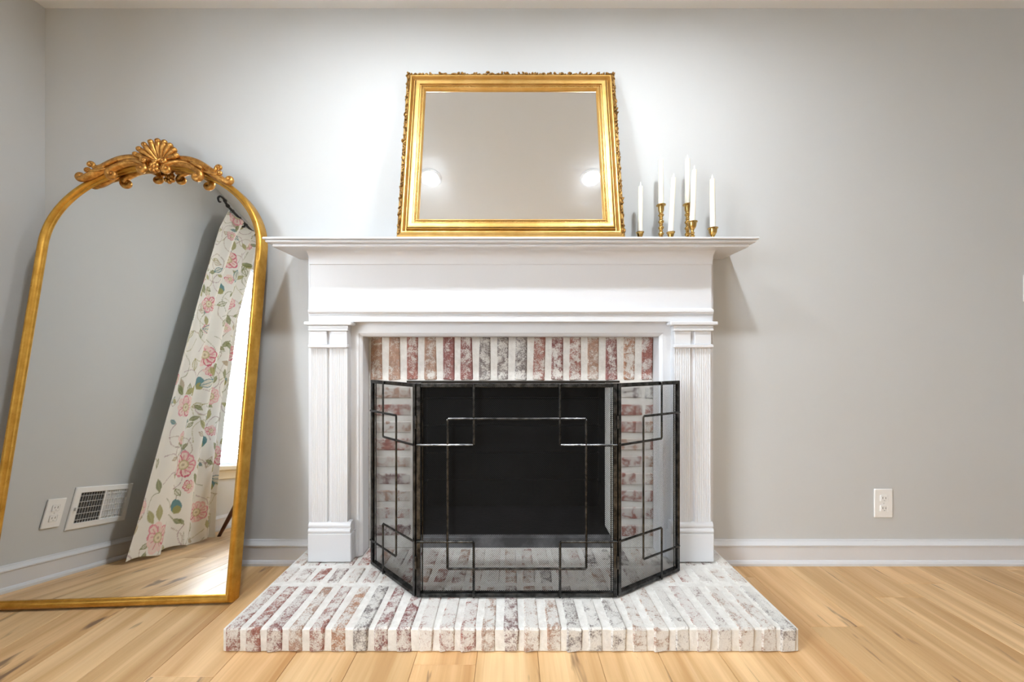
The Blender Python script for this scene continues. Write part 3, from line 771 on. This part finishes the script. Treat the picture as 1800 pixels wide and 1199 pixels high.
# ------------------------------------------------------------------ curtain, rod
CXX = -1.925
rod = thing('curtain_rod', (CXX, -.6, 2.275), 'black iron curtain rod with a curled finial above the window', 'curtain rod')
MB().tube([(CXX, .50, 2.275), (CXX, -1.75, 2.275)], .0085, 10).build('pole', BLACKROD, rod, 60)
fin = smooth_pts([(CXX, .50, 2.275), (CXX, .535, 2.282), (CXX, .565, 2.295), (CXX, .600, 2.288), (CXX, .615, 2.262), (CXX, .600, 2.245), (CXX, .585, 2.255)], 5)
MB().tube(fin, [.009 - .004 * i / len(fin) for i in range(len(fin))], 8).blob((CXX, .512, 2.277), (.014, .018, .014)).blob((CXX, .548, 2.292), (.013, .013, .013)).build('finial', BLACKROD, rod, 60)
for yy in (.30, -1.68):
    MB().tube([(XL + .002, yy, 2.25), (CXX, yy, 2.25), (CXX, yy, 2.268)], .006, 8).lathe([(.022, 0), (.022, .004)], 14, (XL + .006, yy, 2.25)).build('bracket', BLACKROD, rod, 50)
cur = thing('floral_curtain', (CXX, .3, 0), 'cream cotton curtain printed with pink flowers and green leaves, reflected in the arched mirror', 'curtain')
NU, NV = 280, 480; CW, CHH = .84, 2.262
uu = np.linspace(0, 1, NU); vv = np.linspace(0, 1, NV); U, V = np.meshgrid(uu, vv)       # V: 0 floor, 1 top
zz_ = [0, .11, .385, .68, .92, 1.0]
Yl = np.interp(V, zz_, [.725, .69, .635, .592, .548, .50]); Yr = np.interp(V, zz_, [.045, .09, .15, .175, .10, .02])
Yc = Yl + (Yr - Yl) * U
gath = 1 - .3 * (1 - V)
fold = np.sin(2 * np.pi * (3.4 * U ** 1.25 + .10 * np.sin(3 * V + 1) + .62)); fold2 = np.sin(2 * np.pi * (1.7 * U + .4 * V)); fold3 = np.sin(2 * np.pi * (8.5 * U + .2 * V))
Xc = CXX + .030 * gath * fold * (.55 + .6 * U) + .012 * fold2 * (1 - V) + .004 * fold3 * V + .035 * (1 - V) ** 3
Yc = Yc + .008 * np.cos(2 * np.pi * (3.4 * U + .6))
Zc = .012 + (CHH - .012) * V + .010 * np.sin(2 * np.pi * U * 2.7) * (1 - V) ** 6
rc_ = np.random.RandomState(4)
colr = np.ones((NV, NU, 3)) * np.array([.83, .81, .755])
gx, gy = U * CW, V * CHH
def stamp(mask, c, a=.9): colr[mask] = colr[mask] * (1 - a) + np.array(c) * a
PINK, ROSE, DROSE, GRN, OLV, TEAL, LBR, CRM = (.72, .26, .33), (.60, .10, .17), (.42, .05, .10), (.20, .23, .09), (.36, .34, .12), (.07, .22, .25), (.33, .24, .17), (.78, .70, .50)
def leaf(cx, cy, ln, ang, c):
    dx, dy = gx - cx, gy - cy; a = dx * math.cos(ang) + dy * math.sin(ang); b = -dx * math.sin(ang) + dy * math.cos(ang)
    t_ = a / ln; w_ = ln * .23 * np.sin(np.pi * np.clip(t_, 0, 1)); stamp((t_ > 0) & (t_ < 1) & (np.abs(b) < w_), c, .85)
    stamp((t_ > 0) & (t_ < 1) & (np.abs(b) < .0025), (.5, .48, .3), .5)
def flower(cx, cy, r, ph):
    n_ = 9
    for q in range(n_):
        a = ph + 2 * math.pi * q / n_ + rc_.uniform(-.12, .12); L_ = r * rc_.uniform(.75, 1.05); c = [PINK, (.80, .45, .46), ROSE, PINK, (.85, .62, .58)][rc_.randint(5)]
        dx, dy = gx - cx, gy - cy; u_ = dx * math.cos(a) + dy * math.sin(a); w_ = -dx * math.sin(a) + dy * math.cos(a); t_ = u_ / L_
        wid = r * .30 * np.sqrt(np.clip(np.sin(np.pi * np.clip(t_, 0, 1) ** 1.6), 0, 1)); ok = (t_ > .2) & (t_ < 1) & (np.abs(w_) < wid)
        stamp(ok, (.82, .66, .60), .85); stamp(ok & ((np.abs(w_) > wid - r * .09) | (t_ > .84)), c, .92); stamp(ok & (np.abs(w_) < r * .035) & (t_ < .7), ROSE, .6)
    d = np.hypot(gx - cx, gy - cy); stamp(d < r * .34, CRM); stamp((d < r * .34) & (d > r * .25), OLV, .6); stamp(d < r * .10, LBR, .6)
def bud(cx, cy, r, ang):
    dx, dy = gx - cx, gy - cy; a = dx * math.cos(ang) + dy * math.sin(ang); b = -dx * math.sin(ang) + dy * math.cos(ang)
    stamp((a / r) ** 2 + (b / (r * .75)) ** 2 < 1, TEAL, .9); stamp(((a + r * .6) / (r * .6)) ** 2 + (b / (r * .55)) ** 2 < 1, OLV, .9)
def vine(pts, c, w_):
    for p in smooth_pts([(a, b, 0) for a, b in pts], 10): stamp((gx - p.x) ** 2 + (gy - p.y) ** 2 < w_ * w_, c, .6)
yrow = .30; k = 0
def outline_leaf(cx, cy, ln, ang, c):
    dx, dy = gx - cx, gy - cy; a = dx * math.cos(ang) + dy * math.sin(ang); b = -dx * math.sin(ang) + dy * math.cos(ang)
    t_ = a / ln; w_ = ln * .26 * np.sin(np.pi * np.clip(t_, 0, 1)); ok = (t_ > 0) & (t_ < 1) & (np.abs(b) < w_)
    stamp(ok, (.72, .70, .60), .8); stamp(ok & (np.abs(b) > w_ - .005), c, .9); stamp(ok & (np.abs(b) < .003), c, .7)
for y0 in np.arange(-.1, 2.3, .115):
    for j in range(8):
        bx_, by_ = rc_.uniform(0, CW), y0 + rc_.uniform(0, .11); a = rc_.uniform(0, 6.28)
        vine([(bx_, by_), (bx_ + .05 * math.cos(a), by_ + .06 * math.sin(a)), (bx_ + .10 * math.cos(a + .6), by_ + .12 * math.sin(a + .6)), (bx_ + .13 * math.cos(a + 1.2), by_ + .16 * math.sin(a + 1.2))], [LBR, GRN, OLV, (.35, .22, .25)][j % 4], .0034)
        (leaf if j % 2 else outline_leaf)(bx_, by_, rc_.uniform(.045, .085), rc_.uniform(0, 6.28), [GRN, OLV, TEAL, (.45, .36, .25), GRN][rc_.randint(5)])
yrow = .10
while yrow < 2.3:
    for j in range(2):
        fx = (.17 + j * .42 + (.20 if k % 2 else 0)) % CW; fy = yrow + (.10 if j else 0) + rc_.uniform(-.03, .03)
        for q in range(5):
            a = rc_.uniform(0, 6.28); leaf(fx + .085 * math.cos(a), fy + .085 * math.sin(a), rc_.uniform(.06, .095), a + rc_.uniform(-.6, .6), [GRN, OLV, OLV, GRN, OLV][q])
        flower(fx, fy, .084 + rc_.uniform(-.015, .012), rc_.uniform(0, 6))
        bud(fx + .20, fy + .17 + rc_.uniform(-.03, .03), .040, rc_.uniform(.9, 2.1))
        flower(fx - .17, fy + .16, .042, rc_.uniform(0, 6))
        outline_leaf(fx + .10, fy - .16, .11, rc_.uniform(0, 6.28), TEAL)
    yrow += .36; k += 1
P3 = np.stack([Xc, Yc, Zc], -1).reshape(-1, 3) - np.array(root_loc(cur))
idx = np.arange(NU * NV).reshape(NV, NU)
quads = np.stack([idx[:-1, :-1], idx[:-1, 1:], idx[1:, 1:], idx[1:, :-1]], -1).reshape(-1, 4)
me = bpy.data.meshes.new('cloth'); me.from_pydata(P3.tolist(), [], quads.tolist())
at = me.color_attributes.new('print', 'FLOAT_COLOR', 'POINT')
at.data.foreach_set('color', np.concatenate([colr.reshape(-1, 3), np.ones((NU * NV, 1))], 1).astype(np.float32).ravel())
me.polygons.foreach_set('use_smooth', [True] * len(me.polygons)); me.materials.append(CURTAIN)
co = bpy.data.objects.new('cloth', me); COL.objects.link(co); co.parent = cur
sol = co.modifiers.new('thick', 'SOLIDIFY'); sol.thickness = .0015
for q in range(6):
    yq = .46 - .085 * q
    an = [2 * math.pi * i / 16 for i in range(17)]
    MB().tube([(CXX + .013 * math.cos(a), yq, 2.272 + .013 * math.sin(a)) for a in an], .0018, 6, cap=False).build('curtain_ring', BLACKROD, cur, 60)

# ------------------------------------------------------------------ chair by the window (its leg and back edge show in the arched mirror)
cxh, cyh = -1.47, .13
ch = thing('side_chair', (cxh, cyh, 0), 'grey upholstered side chair with splayed dark wooden legs, by the curtain', 'chair')
seat = MB().lathe([(.02, .405), (.20, .405), (.228, .42), (.235, .445), (.225, .468), (.19, .478), (.05, .482), (.005, .482)], 28, (cxh, cyh, 0)).build('seat', GREYCLOTH, ch, 50)
for (fx, fy, tx, ty) in ((-1.885, .015, -1.63, .20), (-1.60, -.26, -1.53, -.03), (-1.16, .0, -1.32, .06), (-1.32, .42, -1.40, .27)):
    MB().tube([(fx, fy, .0), (fx * .5 + tx * .5, fy * .5 + ty * .5, .21), (tx, ty, .41)], [.011, .016, .021], 10).build('leg', DARKWOOD, ch, 50)
bk = MB(); n = 16; vs = []; fsx = []
for i in range(n + 1):
    a = R(95 + 130 * i / n)
    for (r, z) in ((.235, .46), (.245, .56), (.262, .66), (.268, .76), (.248, .79), (.230, .76), (.222, .66), (.205, .56), (.195, .46)):
        vs.append((cxh + r * math.cos(a), cyh + r * math.sin(a), z))
for i in range(n):
    for j in range(8): fsx.append((i * 9 + j, i * 9 + j + 1, (i + 1) * 9 + j + 1, (i + 1) * 9 + j))
fsx += [tuple(range(9)), tuple(reversed(range(n * 9, n * 9 + 9)))]
bk.add(vs, fsx).build('backrest', GREYCLOTH, ch, 50)
bnd = [(cxh + .2705 * math.cos(R(95 + 130 * i / n)), cyh + .2705 * math.sin(R(95 + 130 * i / n)), .735) for i in range(n + 1)]
MB().tube(bnd, .011, 8).build('piping', PALECLOTH, ch, 60)
